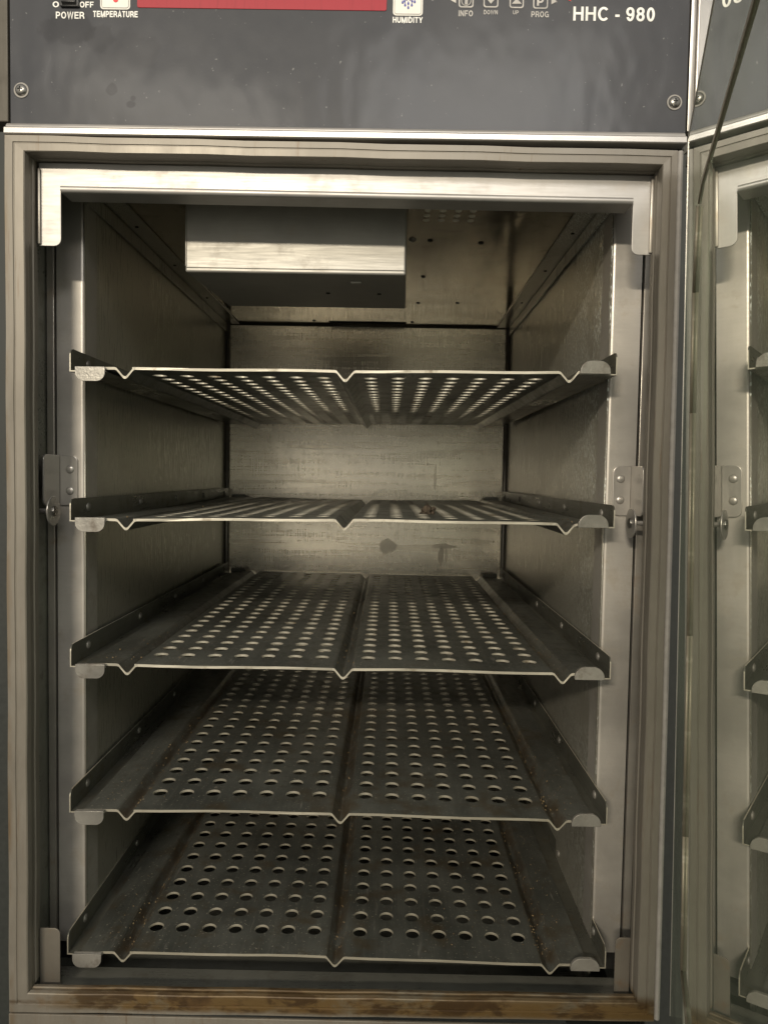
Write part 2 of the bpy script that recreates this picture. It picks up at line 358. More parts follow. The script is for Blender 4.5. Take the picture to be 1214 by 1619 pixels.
def arc(cx, cy, rx, ry, a0, a1, n=10):
    return [(cx + rx * math.cos(math.radians(a0 + (a1 - a0) * i / n)), cy + ry * math.sin(math.radians(a0 + (a1 - a0) * i / n))) for i in range(n + 1)]
def glyphs(w):
    """block-letter strokes in a box 1 high; w = stroke width. value: (advance, strokes)"""
    h = w / 2; t = 1 - h; G = {}
    def oval(W, y0=h, y1=None): y1 = t if y1 is None else y1; return arc(W / 2, (y0 + y1) / 2, W / 2 - h, (y1 - y0) / 2, 90, 450, 28)
    G['O'] = (.78, [oval(.78)]); G['0'] = (.55, [oval(.55)])
    G['C'] = (.74, [arc(.39, .5, .39 - h, .5 - h, 42, 318, 22)])
    G['G'] = (.78, [arc(.39, .5, .39 - h, .5 - h, 42, 322, 22), [(.42, .47), (.78 - h, .47), (.78 - h, 0)]])
    G['F'] = (.60, [[(h, 0), (h, 1)], [(h, t), (.60, t)], [(h, .5), (.54, .5)]])
    G['E'] = (.64, [[(h, 0), (h, 1)], [(h, t), (.64, t)], [(h, .51), (.60, .51)], [(h, h), (.64, h)]])
    bowl = lambda W, y0: [(h, t)] + arc(W - (t - y0) / 2 - h, (t + y0) / 2, (t - y0) / 2, (t - y0) / 2, 90, -90, 12) + [(h, y0)]
    G['P'] = (.66, [[(h, 0), (h, 1)], bowl(.66, .43)]); G['R'] = (.70, [[(h, 0), (h, 1)], bowl(.68, .46), [(.42, .46), (.60, .28), (.64, 0)]])
    G['D'] = (.72, [[(h, 0), (h, 1)], [(h, t), (.32, t)] + arc(.32, .5, .72 - h - .32, .5 - h, 90, -90, 14) + [(h, h)]])
    G['T'] = (.62, [[(0, t), (.62, t)], [(.31, t), (.31, 0)]]); G['I'] = (w, [[(h, 0), (h, 1)]]); G['-'] = (.30, [[(0, .38), (.30, .38)]]); G[' '] = (.16, [])
    G['H'] = (.70, [[(h, 0), (h, 1)], [(.70 - h, 0), (.70 - h, 1)], [(h, .52), (.70 - h, .52)]])
    G['N'] = (.70, [[(h, 0), (h, 1)], [(.70 - h, 0), (.70 - h, 1)], [(h, .98), (.70 - h, .02)]])
    G['M'] = (.84, [[(h, 0), (h, 1)], [(.84 - h, 0), (.84 - h, 1)], [(h, .97), (.42, .06), (.84 - h, .97)]])
    G['W'] = (.98, [[(h, 1), (.26, .05), (.49, .95), (.72, .05), (.98 - h, 1)]]); G['A'] = (.74, [[(h * .8, 0), (.37, .97), (.74 - h * .8, 0)], [(.16, .30), (.58, .30)]])
    G['Y'] = (.70, [[(h * .8, 1), (.35, .42), (.70 - h * .8, 1)], [(.35, .46), (.35, 0)]])
    G['U'] = (.70, [[(h, 1)] + arc(.35, .35, .35 - h, .35 - h, 180, 360, 14) + [(.70 - h, 1)]])
    G['8'] = (.56, [oval(.53, .53, t) and [(x + .015, y) for x, y in oval(.53, .53, t)], oval(.56, h, .53)])
    G['9'] = (.56, [arc(.28, .68, .28 - h, .32 - h, 0, 360, 24), arc(.28, .50, .28 - h, .5 - h, 8, -150, 14)])
    G['i'] = (w, [[(h, 0), (h, .68)], [(h, .84), (h, 1)]])
    return G
def ribbon(bm, pts, w, X, Z, y, y1):
    n = len(pts); closed = math.dist(pts[0], pts[-1]) < 1e-6; L = []
    for i, p in enumerate(pts):
        a = pts[i - 1] if i else (pts[-2] if closed else None); b = pts[i + 1] if i < n - 1 else (pts[1] if closed else None)
        d1 = Vector((p[0] - a[0], p[1] - a[1])).normalized() if a else None; d2 = Vector((b[0] - p[0], b[1] - p[1])).normalized() if b else None
        d = ((d1 or d2) + (d2 or d1)).normalized(); k = 1.0 if not (d1 and d2) else 1 / max(.45, d.dot(d2))
        nn = Vector((-d.y, d.x)) * w / 2 * k; L.append(((p[0] + nn.x, p[1] + nn.y), (p[0] - nn.x, p[1] - nn.y)))
    V = [[bm.verts.new((X(q[0]), yy, Z(q[1]))) for q in l for yy in (y, y1)] for l in L]
    for i in range(n - 1):
        a, b = V[i], V[i + 1]
        bm.faces.new((a[0], b[0], b[2], a[2])); bm.faces.new((a[0], a[1], b[1], b[0])); bm.faces.new((a[2], b[2], b[3], a[3]))
def lettermesh(s, x0, x1, z0, z1, y, mat, w):
    G = glyphs(w); gap = .14; tot = sum(G[c][0] for c in s) + gap * (len(s) - 1)
    sx = (x1 - x0) / tot; sz = z1 - z0; bm = bmesh.new(); cur = 0; k = 0
    for c in s:
        for st_ in G[c][1]:
            yy = y - .00022 - .00001 * k; k += 1; c0 = cur
            ribbon(bm, st_, w, lambda q: x0 + (c0 + q) * sx, lambda q: z0 + q * sz, yy, y + .0002)
        cur += G[c][0] + gap
    me = bpy.data.meshes.new('lettering'); bm.to_mesh(me); bm.free(); return link('lettering', me, mat)

XL, XR = -.2777, .2735           # cavity edges at the posts
BL, BR = -.2820, .2795           # at the back wall
YP, YB = .048, .735
ZC, ZF = .498, -.335

# ------------------------------------------------------------------ setting
wl = boxo('wall', M['room'], None, -2.2, 2.4, .80, .86, -1.2, 2.0, 0); wl['kind'] = 'structure'
fl = boxo('floor', M['room'], None, -2.2, 2.4, -3.5, .86, -1.25, -1.2, 0); fl['kind'] = 'structure'

# ------------------------------------------------------------------ the cabinet
cab = empty('holding_cabinet', (0, .35, -.36), 'open stainless steel food holding cabinet with grey control panel and five perforated shelves inside', 'cabinet')
inv = Matrix.Translation((0, -.35, .36))
def keep(o):
    o.matrix_parent_inverse = inv; return o
CAB = []
_link0 = link
def link(name, me, mat, parent=None, smooth=False):
    o = _link0(name, me, mat, parent, smooth)
    if parent is cab: o.matrix_parent_inverse = inv
    return o

# walls of the cavity
quad('side_wall', M['wall'], cab, [(XL, YP, ZF - .03), (BL, YB, ZF - .03), (BL, YB, ZC), (XL, YP, ZC)], .0015, (-1, 0, 0))
quad('side_wall', M['wall'], cab, [(XR, YP, ZF - .03), (BR, YB, ZF - .03), (BR, YB, ZC), (XR, YP, ZC)], .0015, (1, 0, 0))
quad('back_wall', M['back'], cab, [(BL, YB, ZF - .03), (BR, YB, ZF - .03), (BR, YB, ZC), (BL, YB, ZC)], .0015, (0, 1, 0))
cl = quad('ceiling_panel', M['ceil'], cab, [(-.30, -.008, ZC), (.30, -.008, ZC), (.30, YB, ZC), (-.30, YB, ZC)], .0015, (0, 0, 1))
# corner folds and ceiling side strips
for sx, a, b in ((-1, XL, BL), (1, XR, BR)):
    bm = bmesh.new()
    prism(bm, [(a, YP + .002), (a - sx * .026, YP + .002), (b - sx * .026, YB - .001), (b, YB - .001)], ZC - .0028, ZC - .0006, 'z')
    st = fin(bm, 'ceiling_strip', M['wall'], cab, .0004)
    bm = bmesh.new()
    prism(bm, [(a - sx * .0008, YP + .004), (a - sx * .003, YP + .004), (b - sx * .003, YB - .001), (b - sx * .0008, YB - .001)], .478, .4945, 'z')
    fin(bm, 'wall_flange', M['wall'], cab, .0006)
    bm = bmesh.new(); cyl(bm, (b - sx * .0035, YB - .0035, .08), .0045, .83, 'z', 10); fin(bm, 'corner_seam', M['channel'], cab)
    for y in (.17, .33, .52):
        t = (y - YP) / (YB - YP); x = a + (b - a) * t - sx * .013
        bm = bmesh.new(); cyl(bm, (x, y, ZC - .0032), .0022, .001, 'z', 10)
        o = fin(bm, 'screw_hole', M['void'], None); o.parent = st
bm = bmesh.new(); cyl(bm, (-.001, YB - .0015, ZC - .0015), .0028, .55, 'x', 10); fin(bm, 'corner_seam', M['void2'], cab)  # dark tube that draws the line where ceiling meets back wall
# holes and the slot in the ceiling: their shade is painted as dark discs
for x, y in ((.0922, .2126), (.1572, .2195), (.0912, .3786), (.0903, .5449), (.1575, .5405), (.085, .700), (-.105, .70)):
    bm = bmesh.new(); cyl(bm, (x, y, ZC - .0004), .0034, .0012, 'z', 12); o = fin(bm, 'screw_hole', M['void'], None); o.parent = cl
bm = bmesh.new(); prism(bm, rrect(-.0772, .0735, .704, .718, .002), ZC - .0010, ZC + .0006, 'z'); o = fin(bm, 'slot', M['void'], None); o.parent = cl
bm = bmesh.new(); prism(bm, rrect(.0600, .0790, .03, .215, .001), ZC - .0022, ZC - .0002, 'z'); o = fin(bm, 'bracing_strip', M['ceil'], None); o.parent = cl
bm = bmesh.new(); dome(bm, (.0694, .204, ZC - .0022), .0050, .003, (0, 0, -1)); cyl(bm, (.0694, .204, ZC - .0048), .0016, .002, 'z', 6); o = fin(bm, 'screw', M['screw'], None); o.parent = cl
for i, x in enumerate((.0835, .1010, .1180, .1350)):  # pale domes: the light inside the vent holes is put into their colour
    for y in (.0920, .1090, .1250, .1400):
        bm = bmesh.new(); dome(bm, (x, y, ZC - .0002), .0040, .0012, (0, 0, -1), 12, 3); o = fin(bm, 'vent_hole', M['vent'], None); o.parent = cl
# duct box hanging from the ceiling
bm = bmesh.new()
pts_t = [(-.176, .060), (.0593, .060), (.0625, .215), (-.163, .215)]
A = [bm.verts.new((p[0], p[1], .412)) for p in pts_t]; B = [bm.verts.new((p[0], p[1], ZC - .0005)) for p in pts_t]
bm.faces.new(A[::-1]); bm.faces.new(B)
for i in range(4): bm.faces.new((A[i], A[(i + 1) % 4], B[(i + 1) % 4], B[i]))
dbx = fin(bm, 'air_duct_box', M['box'], cab, .0022, 3)
o = boxo('mounting_lip', M['box'], None, -.176, .0600, .054, .0597, ZC - .0045, ZC - .0012, .0004); o.parent = dbx
o = boxo('tab', M['box'], None, -.001, .011, .085, .092, .4095, .4118, .0005); o.parent = dbx
o = boxo('folded_seam', M['box'], None, -.1745, .0578, .0588, .0602, .4165, .4172, .0002); o.parent = dbx
o = boxo('folded_seam', M['box'], None, -.1752, -.1742, .0588, .0602, .4180, .493, .0002); o.parent = dbx
for hx_ in (-.03, .03):
    bm = bmesh.new(); cyl(bm, (hx_, .14, .4116), .0025, .001, 'z', 8); o = fin(bm, 'screw_hole', M['void'], None); o.parent = dbx

# posts either side of the opening (rounded inner edge) and the channels outside them
def post(sx, xi, xo):
    bm = bmesh.new(); r = .0042; p = []
    for i in range(7):
        t = math.pi / 2 * i / 6
        p.append((xi + sx * (r - r * math.cos(t)), YP + r - r * math.sin(t)))      # from the wall round to the face
    p += [(xo, YP), (xo, YP + .0016), (xi + sx * (r + .001), YP + .0016), (xi + sx * .0014, YP + r + .002), (xi + sx * .0014, YP + .03), (xi - sx * .0003, YP + .03)]
    prism(bm, p, -.318, .496, 'z'); return fin(bm, 'door_post', M['post'], cab)
post(-1, XL, -.3078); post(1, XR, .3058)
for sx, xi, xo in ((-1, -.3098, -.3175), (1, .3080, .3165)):
    boxo('frame_channel', M['channel'], cab, min(xi, xo), max(xi, xo), YP - .002, YP + .004, -.345, .515, .0006)
    boxo('gap_shade_sheet', M['void'], cab, min(xi - sx * .02, xi + sx * .01), max(xi - sx * .02, xi + sx * .01), YP + .012, YP + .014, -.345, .496, 0)  # black sheet added to paint the shade between post and channel

# the top hood: flat face with a leg down each side and a rolled lower lip
def hood():
    bm = bmesh.new()
    zb = lambda x: .4652 - (x + .003) * .006
    L0, L1, R1, R0 = -.2970, -.2758, .2746, .2945
    legz = .4152; r = .0065
    p = [(L0, .4940), (L0, legz)]
    for i in range(5): t = math.radians(270 + 90 * i / 4); p.append((L1 - r + r * math.cos(t), legz + r + r * math.sin(t)))
    p += [(L1, zb(L1)), (R1, zb(R1))]
    for i in range(5): t = math.radians(180 + 90 * i / 4); p.append((R1 + r + r * math.cos(t), legz + r + r * math.sin(t)))
    p += [(R0, legz), (R0, .4900)]
    A = [bm.verts.new((x, -.012, z)) for x, z in p]; B = [bm.verts.new((x, -.0106, z)) for x, z in p]
    bm.faces.new(A); bm.faces.new(B[::-1]); n = len(p)
    for i in range(n): bm.faces.new((A[i], B[i], B[(i + 1) % n], A[(i + 1) % n]))
    h = fin(bm, 'top_hood', M['hood'], cab, .0004)
    bm = bmesh.new(); pr = []
    for i in range(9):
        t = math.radians(90 + 180 * i / 8); pr.append((-.0135 + .0032 * math.cos(t), .0032 * math.sin(t)))
    pr += [(.010, -.0030), (.010, -.0012), (-.0120, .0010)]
    xa, xb = -.2745, .2735
    A = [bm.verts.new((xa, y, zb(xa) + .0015 + z)) for y, z in pr]; B = [bm.verts.new((xb, y, zb(xb) + .0015 + z)) for y, z in pr]
    bm.faces.new(A); bm.faces.new(B[::-1]); n = len(pr)
    for i in range(n): bm.faces.new((A[i], B[i], B[(i + 1) % n], A[(i + 1) % n]))
    o = fin(bm, 'rolled_lip', M['hood'], None); o.parent = h
    for x0, x1 in ((L0 - .0004, L0 + .0024), (R0 - .0040, R0 + .0004)):     # folded outer edges of the legs
        o = boxo('folded_edge', M['channel'], None, x0, x1, -.0150, -.0124, legz + .001, .488, .0012); o.parent = h
hood()

# guards at the foot of the posts
for sx, xa, xb, zt in ((-1, -.3005, -.2800, -.2656), (1, .2816, .2966, -.2632)):
    bm = bmesh.new(); c = (0, 0, 1, 0) if sx < 0 else (0, 0, 0, 1)
    prism(bm, rrect(xa, xb, -.3345, zt, .006, c), -.0115, -.0100, 'y')
    box(bm, (xa if sx < 0 else xb - .0015), (xa + .0015 if sx < 0 else xb), -.0100, .004, -.3345, zt - .008)
    fin(bm, 'foot_guard', M['guard'], cab, .0004)

# cavity floor and its front lip
boxo('cavity_floor', M['dark_steel'], cab, -.300, .300, .030, YB, -.362, -.360, 0)
boxo('floor_lip', M['dark_steel'], cab, -.300, .297, -.0215, .029, -.335, -.333, .0005)
boxo('floor_riser', M['dark_steel'], cab, -.312, .310, .0275, .029, -.361, -.3372, 0)

# door frame: four mitred lengths of stepped profile
FI = [(-.2993, .4946), (.2935, .4906), (.2972, -.3135), (-.3012, -.3165)]     # inner corners, clockwise from top left
FO = [(-.3185, .5099), (.3075, .5045), (.3145, -.3325), (-.3205, -.3368)]
PR = [(0.0, -.0100), (0.0, -.0155), (-.06, -.0162), (-.06, -.0195), (0.0, -.0203), (0.0, -.0275), (-.05, -.0285), (0.0, -.0340), (.05, -.0350), (.46, -.0352), (.49, -.0347), (.53, -.0347), (.56, -.0357), (.94, -.0355), (1.0, -.0335), (1.0, .0)]
def fpt(i, t, y):
    a, b = FI[i], FO[i]; return (a[0] + (b[0] - a[0]) * t, y, a[1] + (b[1] - a[1]) * t)
for i in range(4):
    j = (i + 1) % 4; bm = bmesh.new(); nseg = 14
    rows = []
    for k in range(nseg + 1):
        s = k / nseg; row = []
        for (t, y) in PR:
            if i == 2 and t < .02: y = -.0352 + (y + .0352) * .52
            p, q = Vector(fpt(i, t, y)), Vector(fpt(j, t, y)); v = p.lerp(q, s)
            if 0 < k < nseg:
                wv = .0004 * math.sin(k * 2.1 + i)
                v += Vector((wv, 0, 0)) if i in (1, 3) else Vector((0, 0, wv))
            row.append(bm.verts.new(v))
        rows.append(row)
    for k in range(nseg):
        for m in range(len(PR) - 1): bm.faces.new((rows[k][m], rows[k][m + 1], rows[k + 1][m + 1], rows[k + 1][m]))
    fin(bm, 'frame_side', M['frame'], cab)
# rubber bulb beside the frame on the hinge side
bm = bmesh.new(); prev = None
for k in range(25):
    s = k / 24; cx = .3098 + (.3170 - .3098) * s; z = .5035 + (-.330 - .5035) * s; ring = []
    for i in range(12):
        t = 2 * math.pi * i / 12; ring.append(bm.verts.new((cx + .0030 * math.cos(t), -.0325 + .0036 * math.sin(t), z)))
    if prev:
        for i in range(12): bm.faces.new((prev[i], prev[(i + 1) % 12], ring[(i + 1) % 12], ring[i]))
    else: bm.faces.new(ring)
    prev = ring
bm.faces.new(prev[::-1]); fin(bm, 'bulb_seal', M['rubber'], cab)
# body behind the frame, and lower panel
boxo('body_side', M['dark_steel'], cab, -.3215, -.3185, -.020, .76, -.60, .52, .0005)
boxo('body_side', M['dark_steel'], cab, .3190, .3225, .004, .76, -.60, .50, .0005)
boxo('lower_panel', M['frame'], cab, -.3215, .3160, -.033, -.030, -.62, -.3395, .0008)
boxo('body_back', M['dark_steel'], cab, -.3180, .3185, .755, .758, -.60, .80, 0)
boxo('body_top', M['dark_steel'], cab, -.3180, .3185, -.020, .754, ZC + .012, ZC + .014, 0)

# strip under the control panel: bright top fold, face, returned lower edge
bm = bmesh.new(); pr = [(-.0255, .5227), (-.0300, .5222), (-.0322, .5195), (-.0322, .5180), (-.0345, .5172), (-.0360, .5160), (-.0360, .5108), (-.0345, .5100), (-.022, .5100), (-.022, .5227)]
prism(bm, pr, -.3182, .3148, 'x'); fin(bm, 'trim_strip', M['trim'], cab, .0004)
boxo('gap_shade_strip', M['void'], cab, -.3182, .3150, -.024, -.020, .500, .5098, 0)  # black strip painted as the shade under the trim

# ------------------------------------------------------------------ control panel
YH = -.0270
def hx(u): return -.2764 + (u - 83) * .0005893
def hz(u, v): return .63576 - .00059 * v + 8.23e-6 * u
hp = boxo('control_panel', M['header'], cab, -.3163, .3165, YH, YH + .004, .5230, .790, .0006)
def sub(o): o.parent = hp; o.matrix_parent_inverse = Matrix.Identity(4); return o
def hsub(bm, name, mat, **k):
    o = fin(bm, name, mat, None, **k); o.parent = hp; o.matrix_parent_inverse = Matrix.Identity(4); return o
def put(o, label=None):
    o.parent = hp
    if label: o['label'] = label
    return o
def txt(t_, u0, u1, v0, v1, mat='white_ink', w=.18, y=YH):
    um = (u0 + u1) / 2
    return put(lettermesh(t_, hx(u0), hx(u1), hz(um, v1), hz(um, v0), y, M[mat], w))
txt('O', 84, 94, 2.5, 11.5, w=.17); txt('OFF', 127, 149, 3, 12, w=.17)
txt('POWER', 89, 134, 18.5, 29, w=.17); txt('TEMPERATURE', 148, 219, 17.5, 27, w=.19)
txt('HUMIDITY', 622, 669, 27, 36, w=.19); txt('INFO', 725.5, 748, 17, 26, 'worn_ink', .17)
txt('DOWN', 765, 787, 16.5, 23, 'worn_ink', .17); txt('UP', 811, 820, 17, 23, 'worn_ink', .17)
txt('PROG', 840, 867.5, 18.5, 27.5, 'worn_ink', .17); txt('HHC - 980', 906, 1034, 12, 33.5, w=.165)
# display window
bm = bmesh.new(); prism(bm, rrect(hx(218), hx(612), .6303, .700, .0018), YH - .0006, YH + .001); put(fin(bm, 'display_window', M['display'], None, .0002))
# two cream tiles with a drawn border
def tile(u0, u1, vb):
    x0, x1 = hx(u0), hx(u1); zb = hz((u0 + u1) / 2, vb)
    bm = bmesh.new(); prism(bm, rrect(x0, x1, zb, zb + .034, .0032), YH - .0005, YH + .001); t = put(fin(bm, 'symbol_tile', M['tile'], None, .0001))
    return x0, x1, zb
def border(x0, x1, zb, ins, w, mat, y, h=.034, name='border_line'):
    o = rrect(x0 + ins, x1 - ins, zb + ins, zb + h - ins, .0024); i = rrect(x0 + ins + w, x1 - ins - w, zb + ins + w, zb + h - ins - w, .0018)
    bm = bmesh.new(); A = [bm.verts.new((p[0], y, p[1])) for p in o]; B = [bm.verts.new((p[0], y, p[1])) for p in i]
    A2 = [bm.verts.new((p[0], y + .0003, p[1])) for p in o]; B2 = [bm.verts.new((p[0], y + .0003, p[1])) for p in i]; n = len(o)
    for k in range(n):
        l = (k + 1) % n; bm.faces.new((A[k], A[l], B[l], B[k])); bm.faces.new((A[k], A2[k], A2[l], A[l])); bm.faces.new((B[k], B[l], B2[l], B2[k]))
    put(fin(bm, name, mat, None))
x0, x1, zb = tile(159.5, 207, 15.2); border(x0, x1, zb, .0012, .0004, M['line'], YH - .0008)
bm = bmesh.new(); cyl(bm, (hx(184), YH - .0007, hz(184, 1) + .0003), .0023, .0006, 'y', 16); put(fin(bm, 'thermometer_bulb', M['red'], None))
bm = bmesh.new(); box(bm, hx(184) - .0006, hx(184) + .0006, YH - .0011, YH - .0004, hz(184, 0), hz(184, 0) + .016); put(fin(bm, 'thermometer_stem', M['red'], None))
x0, x1, zb = tile(622, 669, 25.2); border(x0, x1, zb, .0012, .0004, M['line'], YH - .0008)
for (u, v) in ((640, 3), (646, 6.5), (652, 3), (637.5, -2), (643, 0), (649, 0), (655, -2), (646, 13), (641, 9), (651.5, 9), (656, 4), (637, 5)):
    bm = bmesh.new(); cx, cz = hx(u), hz(u, v); p = [(cx + .00095 * math.cos(math.radians(a)), cz - .0004 + .00095 * math.sin(math.radians(a))) for a in range(150, 391, 30)] + [(cx, cz + .0022)]
    prism(bm, p, YH - .0009, YH - .0004); put(fin(bm, 'droplet_symbol', M['blue'], None))
# four outlined buttons
for u0, u1, vb in ((726, 748, 12), (765, 787, 12), (806, 827, 13), (843, 865, 14)):
    a, b = hx(u0), hx(u1); z = hz((u0 + u1) / 2, vb); border(a - .0004, b + .0004, z - .0004, 0, .0011, M['worn_ink'], YH - .0004, .0135, 'button_outline')
bm = bmesh.new(); cx, cz = hx(737), hz(737, 2.5); n = 24
A = [bm.verts.new((cx + .0046 * math.cos(6.2832 * k / n), YH - .0004, cz + .0046 * math.sin(6.2832 * k / n))) for k in range(n)]
B = [bm.verts.new((cx + .0040 * math.cos(6.2832 * k / n), YH - .0004, cz + .0040 * math.sin(6.2832 * k / n))) for k in range(n)]
for k in range(n): bm.faces.new((A[k], A[(k + 1) % n], B[(k + 1) % n], B[k]))
put(fin(bm, 'ring_symbol', M['worn_ink'], None))
txt('i', 735, 739.5, -3, 8, 'worn_ink', .22); txt('P', 848.5, 859, -3, 10, 'worn_ink', .2)
def tri(pts, mat='worn_ink', name='arrow_symbol'):
    bm = bmesh.new(); prism(bm, [(hx(u), hz(u, v)) for u, v in pts], YH - .0005, YH + .0003); put(fin(bm, name, M[mat], None))
tri([(769, -1), (783, -1), (776, 7)]); tri([(809, 7), (824, 7), (816.5, -1)])
tri([(713, 1.5), (721, -3), (721, 6)]); tri([(871, -2), (871, 8), (880, 3.5)])
tri([(891, -3), (904, -3), (901, 3), (897, 1)], 'red', 'red_mark')
# rocker switch
bm = bmesh.new(); box(bm, hx(97), hx(127), YH - .003, YH + .001, hz(112, 12.5), hz(112, -30)); put(fin(bm, 'power_switch', M['black'], None, .0008))
bm = bmesh.new(); prism(bm, [(YH - .0060, hz(112, 8.5)), (YH - .0030, hz(112, 11)), (YH - .002, hz(112, -20)), (YH - .0035, hz(112, -20))], hx(101), hx(123), 'x'); put(fin(bm, 'switch_rocker', M['black'], None, .0004))
bm = bmesh.new(); box(bm, hx(106), hx(118), YH - .0064, YH - .0050, hz(112, 3.6), hz(112, 2.6)); put(fin(bm, 'switch_mark', M['worn_ink'], None))
# screws
def screw(x, z):
    bm = bmesh.new(); cyl(bm, (x, YH - .0004, z), .0070, .0008, 'y', 24); w = fin(bm, 'screw_washer', M['rubber'], None); put(w)
    bm = bmesh.new(); dome(bm, (x, YH - .0008, z), .0056, .0030, (0, -1, 0), 20); o = fin(bm, 'screw', M['screw'], None); put(o)
    bm = bmesh.new()
    box(bm, x - .0022, x + .0022, YH - .00405, YH - .003, z - .0005, z + .0005); box(bm, x - .0005, x + .0005, YH - .0041, YH - .003, z - .0022, z + .0022)
    o2 = fin(bm, 'cross_recess', M['void'], None); o2.rotation_euler = (0, 0, 0); put(o2)
screw(-.3055, .5537); screw(.3050, .5510)
# steel trims at both ends of the panel
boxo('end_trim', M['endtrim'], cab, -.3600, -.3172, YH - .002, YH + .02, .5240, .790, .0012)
boxo('end_trim', M['trimv'], cab, .3172, .3225, YH - .002, YH + .02, .5240, .790, .0008)
boxo('end_trim', M['trim'], cab, .3228, .3248, YH - .005, YH + .02, .5120, .790, .0008)
boxo('end_trim', M['trimv'], cab, .3252, .3480, YH + .002, YH + .02, .5000, .790, .0008)

# ------------------------------------------------------------------ shelf rails (fixed to the side walls)
Zs = [.3004, .1502, 0.0, -.1502, -.3004]
ROLL = [.009, .0048, -.0045, -.0038, -.0056]
def make_rail(sx):
    """right-hand or left-hand rail at z = 0; flange on the wall side, ledge inwards, front tab"""
    xf = .2705 if sx > 0 else -.2727
    xi = xf - sx * .0355; T = .0012; L = .718
    # flange with rounded front top corner
    bm = bmesh.new(); r = .007; h = .0215; p = [(0, -.0014)]
    for i in range(6): t = math.radians(180 - 90 * i / 5); p.append((r + r * math.cos(t), h - r + r * math.sin(t)))
    p += [(L, h), (L, -.0014)]
    prism(bm, p, xf, xf + sx * T, 'x')
    box(bm, min(xf - sx * .0001, xi), max(xf - sx * .0001, xi), 0, L, -.0014, -.0002)
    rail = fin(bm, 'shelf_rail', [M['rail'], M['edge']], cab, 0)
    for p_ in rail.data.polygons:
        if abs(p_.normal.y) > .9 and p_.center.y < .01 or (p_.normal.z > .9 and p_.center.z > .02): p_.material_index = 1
    # tab
    a, b = sorted((xf - sx * .0065, xf - sx * .0360)); bm = bmesh.new()
    if sx < 0:
        prism(bm, rrect(a, b, -.0112, .0030, .0085, (1, 1, 0, 0), 8), -.0058, -.0042)
        q = []
        for i in range(6): t = math.radians(90 + 90 * i / 5); q.append((-.0012 + .0046 * math.cos(t), -.0014 + .0046 * math.sin(t)))
        prism(bm, q + [(-.0012, .0012)], a + .0006, b - .0006, 'x')
    else:
        prism(bm, rrect(a, b, -.0010, .0118, .0105, (0, 0, 1, 1), 8), -.0055, -.0015)
    o = fin(bm, 'front_tab', M['tab'], None, .0003); o.parent = rail
    # rivet heads and back tab
    for y in (.042, .2046, .361, .522, .680):
        bm = bmesh.new(); dome(bm, (xf - sx * .0001, y, .0115), .0046, .0022, (-sx, 0, 0), 14); o = fin(bm, 'rivet', M['tab'], None); o.parent = rail
    bm = bmesh.new(); prism(bm, rrect(a, b, -.0010, .0095, .004, (0, 0, 1, 1)), L - .002, L); o = fin(bm, 'back_tab', M['rail'], None); o.parent = rail
    return rail
def copy_kids(src, dst):
    for ch in [c for c in bpy.data.objects if c.parent is src]:
        c = ch.copy(); COL.objects.link(c); c.parent = dst
rails = []
for sx in (-1, 1):
    base = make_rail(sx)
    for k, z in enumerate(Zs):
        if k == 0: r = base
        else:
            r = base.copy(); COL.objects.link(r); r.parent = cab; r.matrix_parent_inverse = inv; copy_kids(base, r)
        dx = [.0006, .0002, 0, -.0012, -.004][k] if sx < 0 else [-.0035, -.001, 0, .0012, .0045][k]
        r.location = (dx, 0, z + ROLL[k] * sx * .27 + (.0 if sx < 0 else .0))

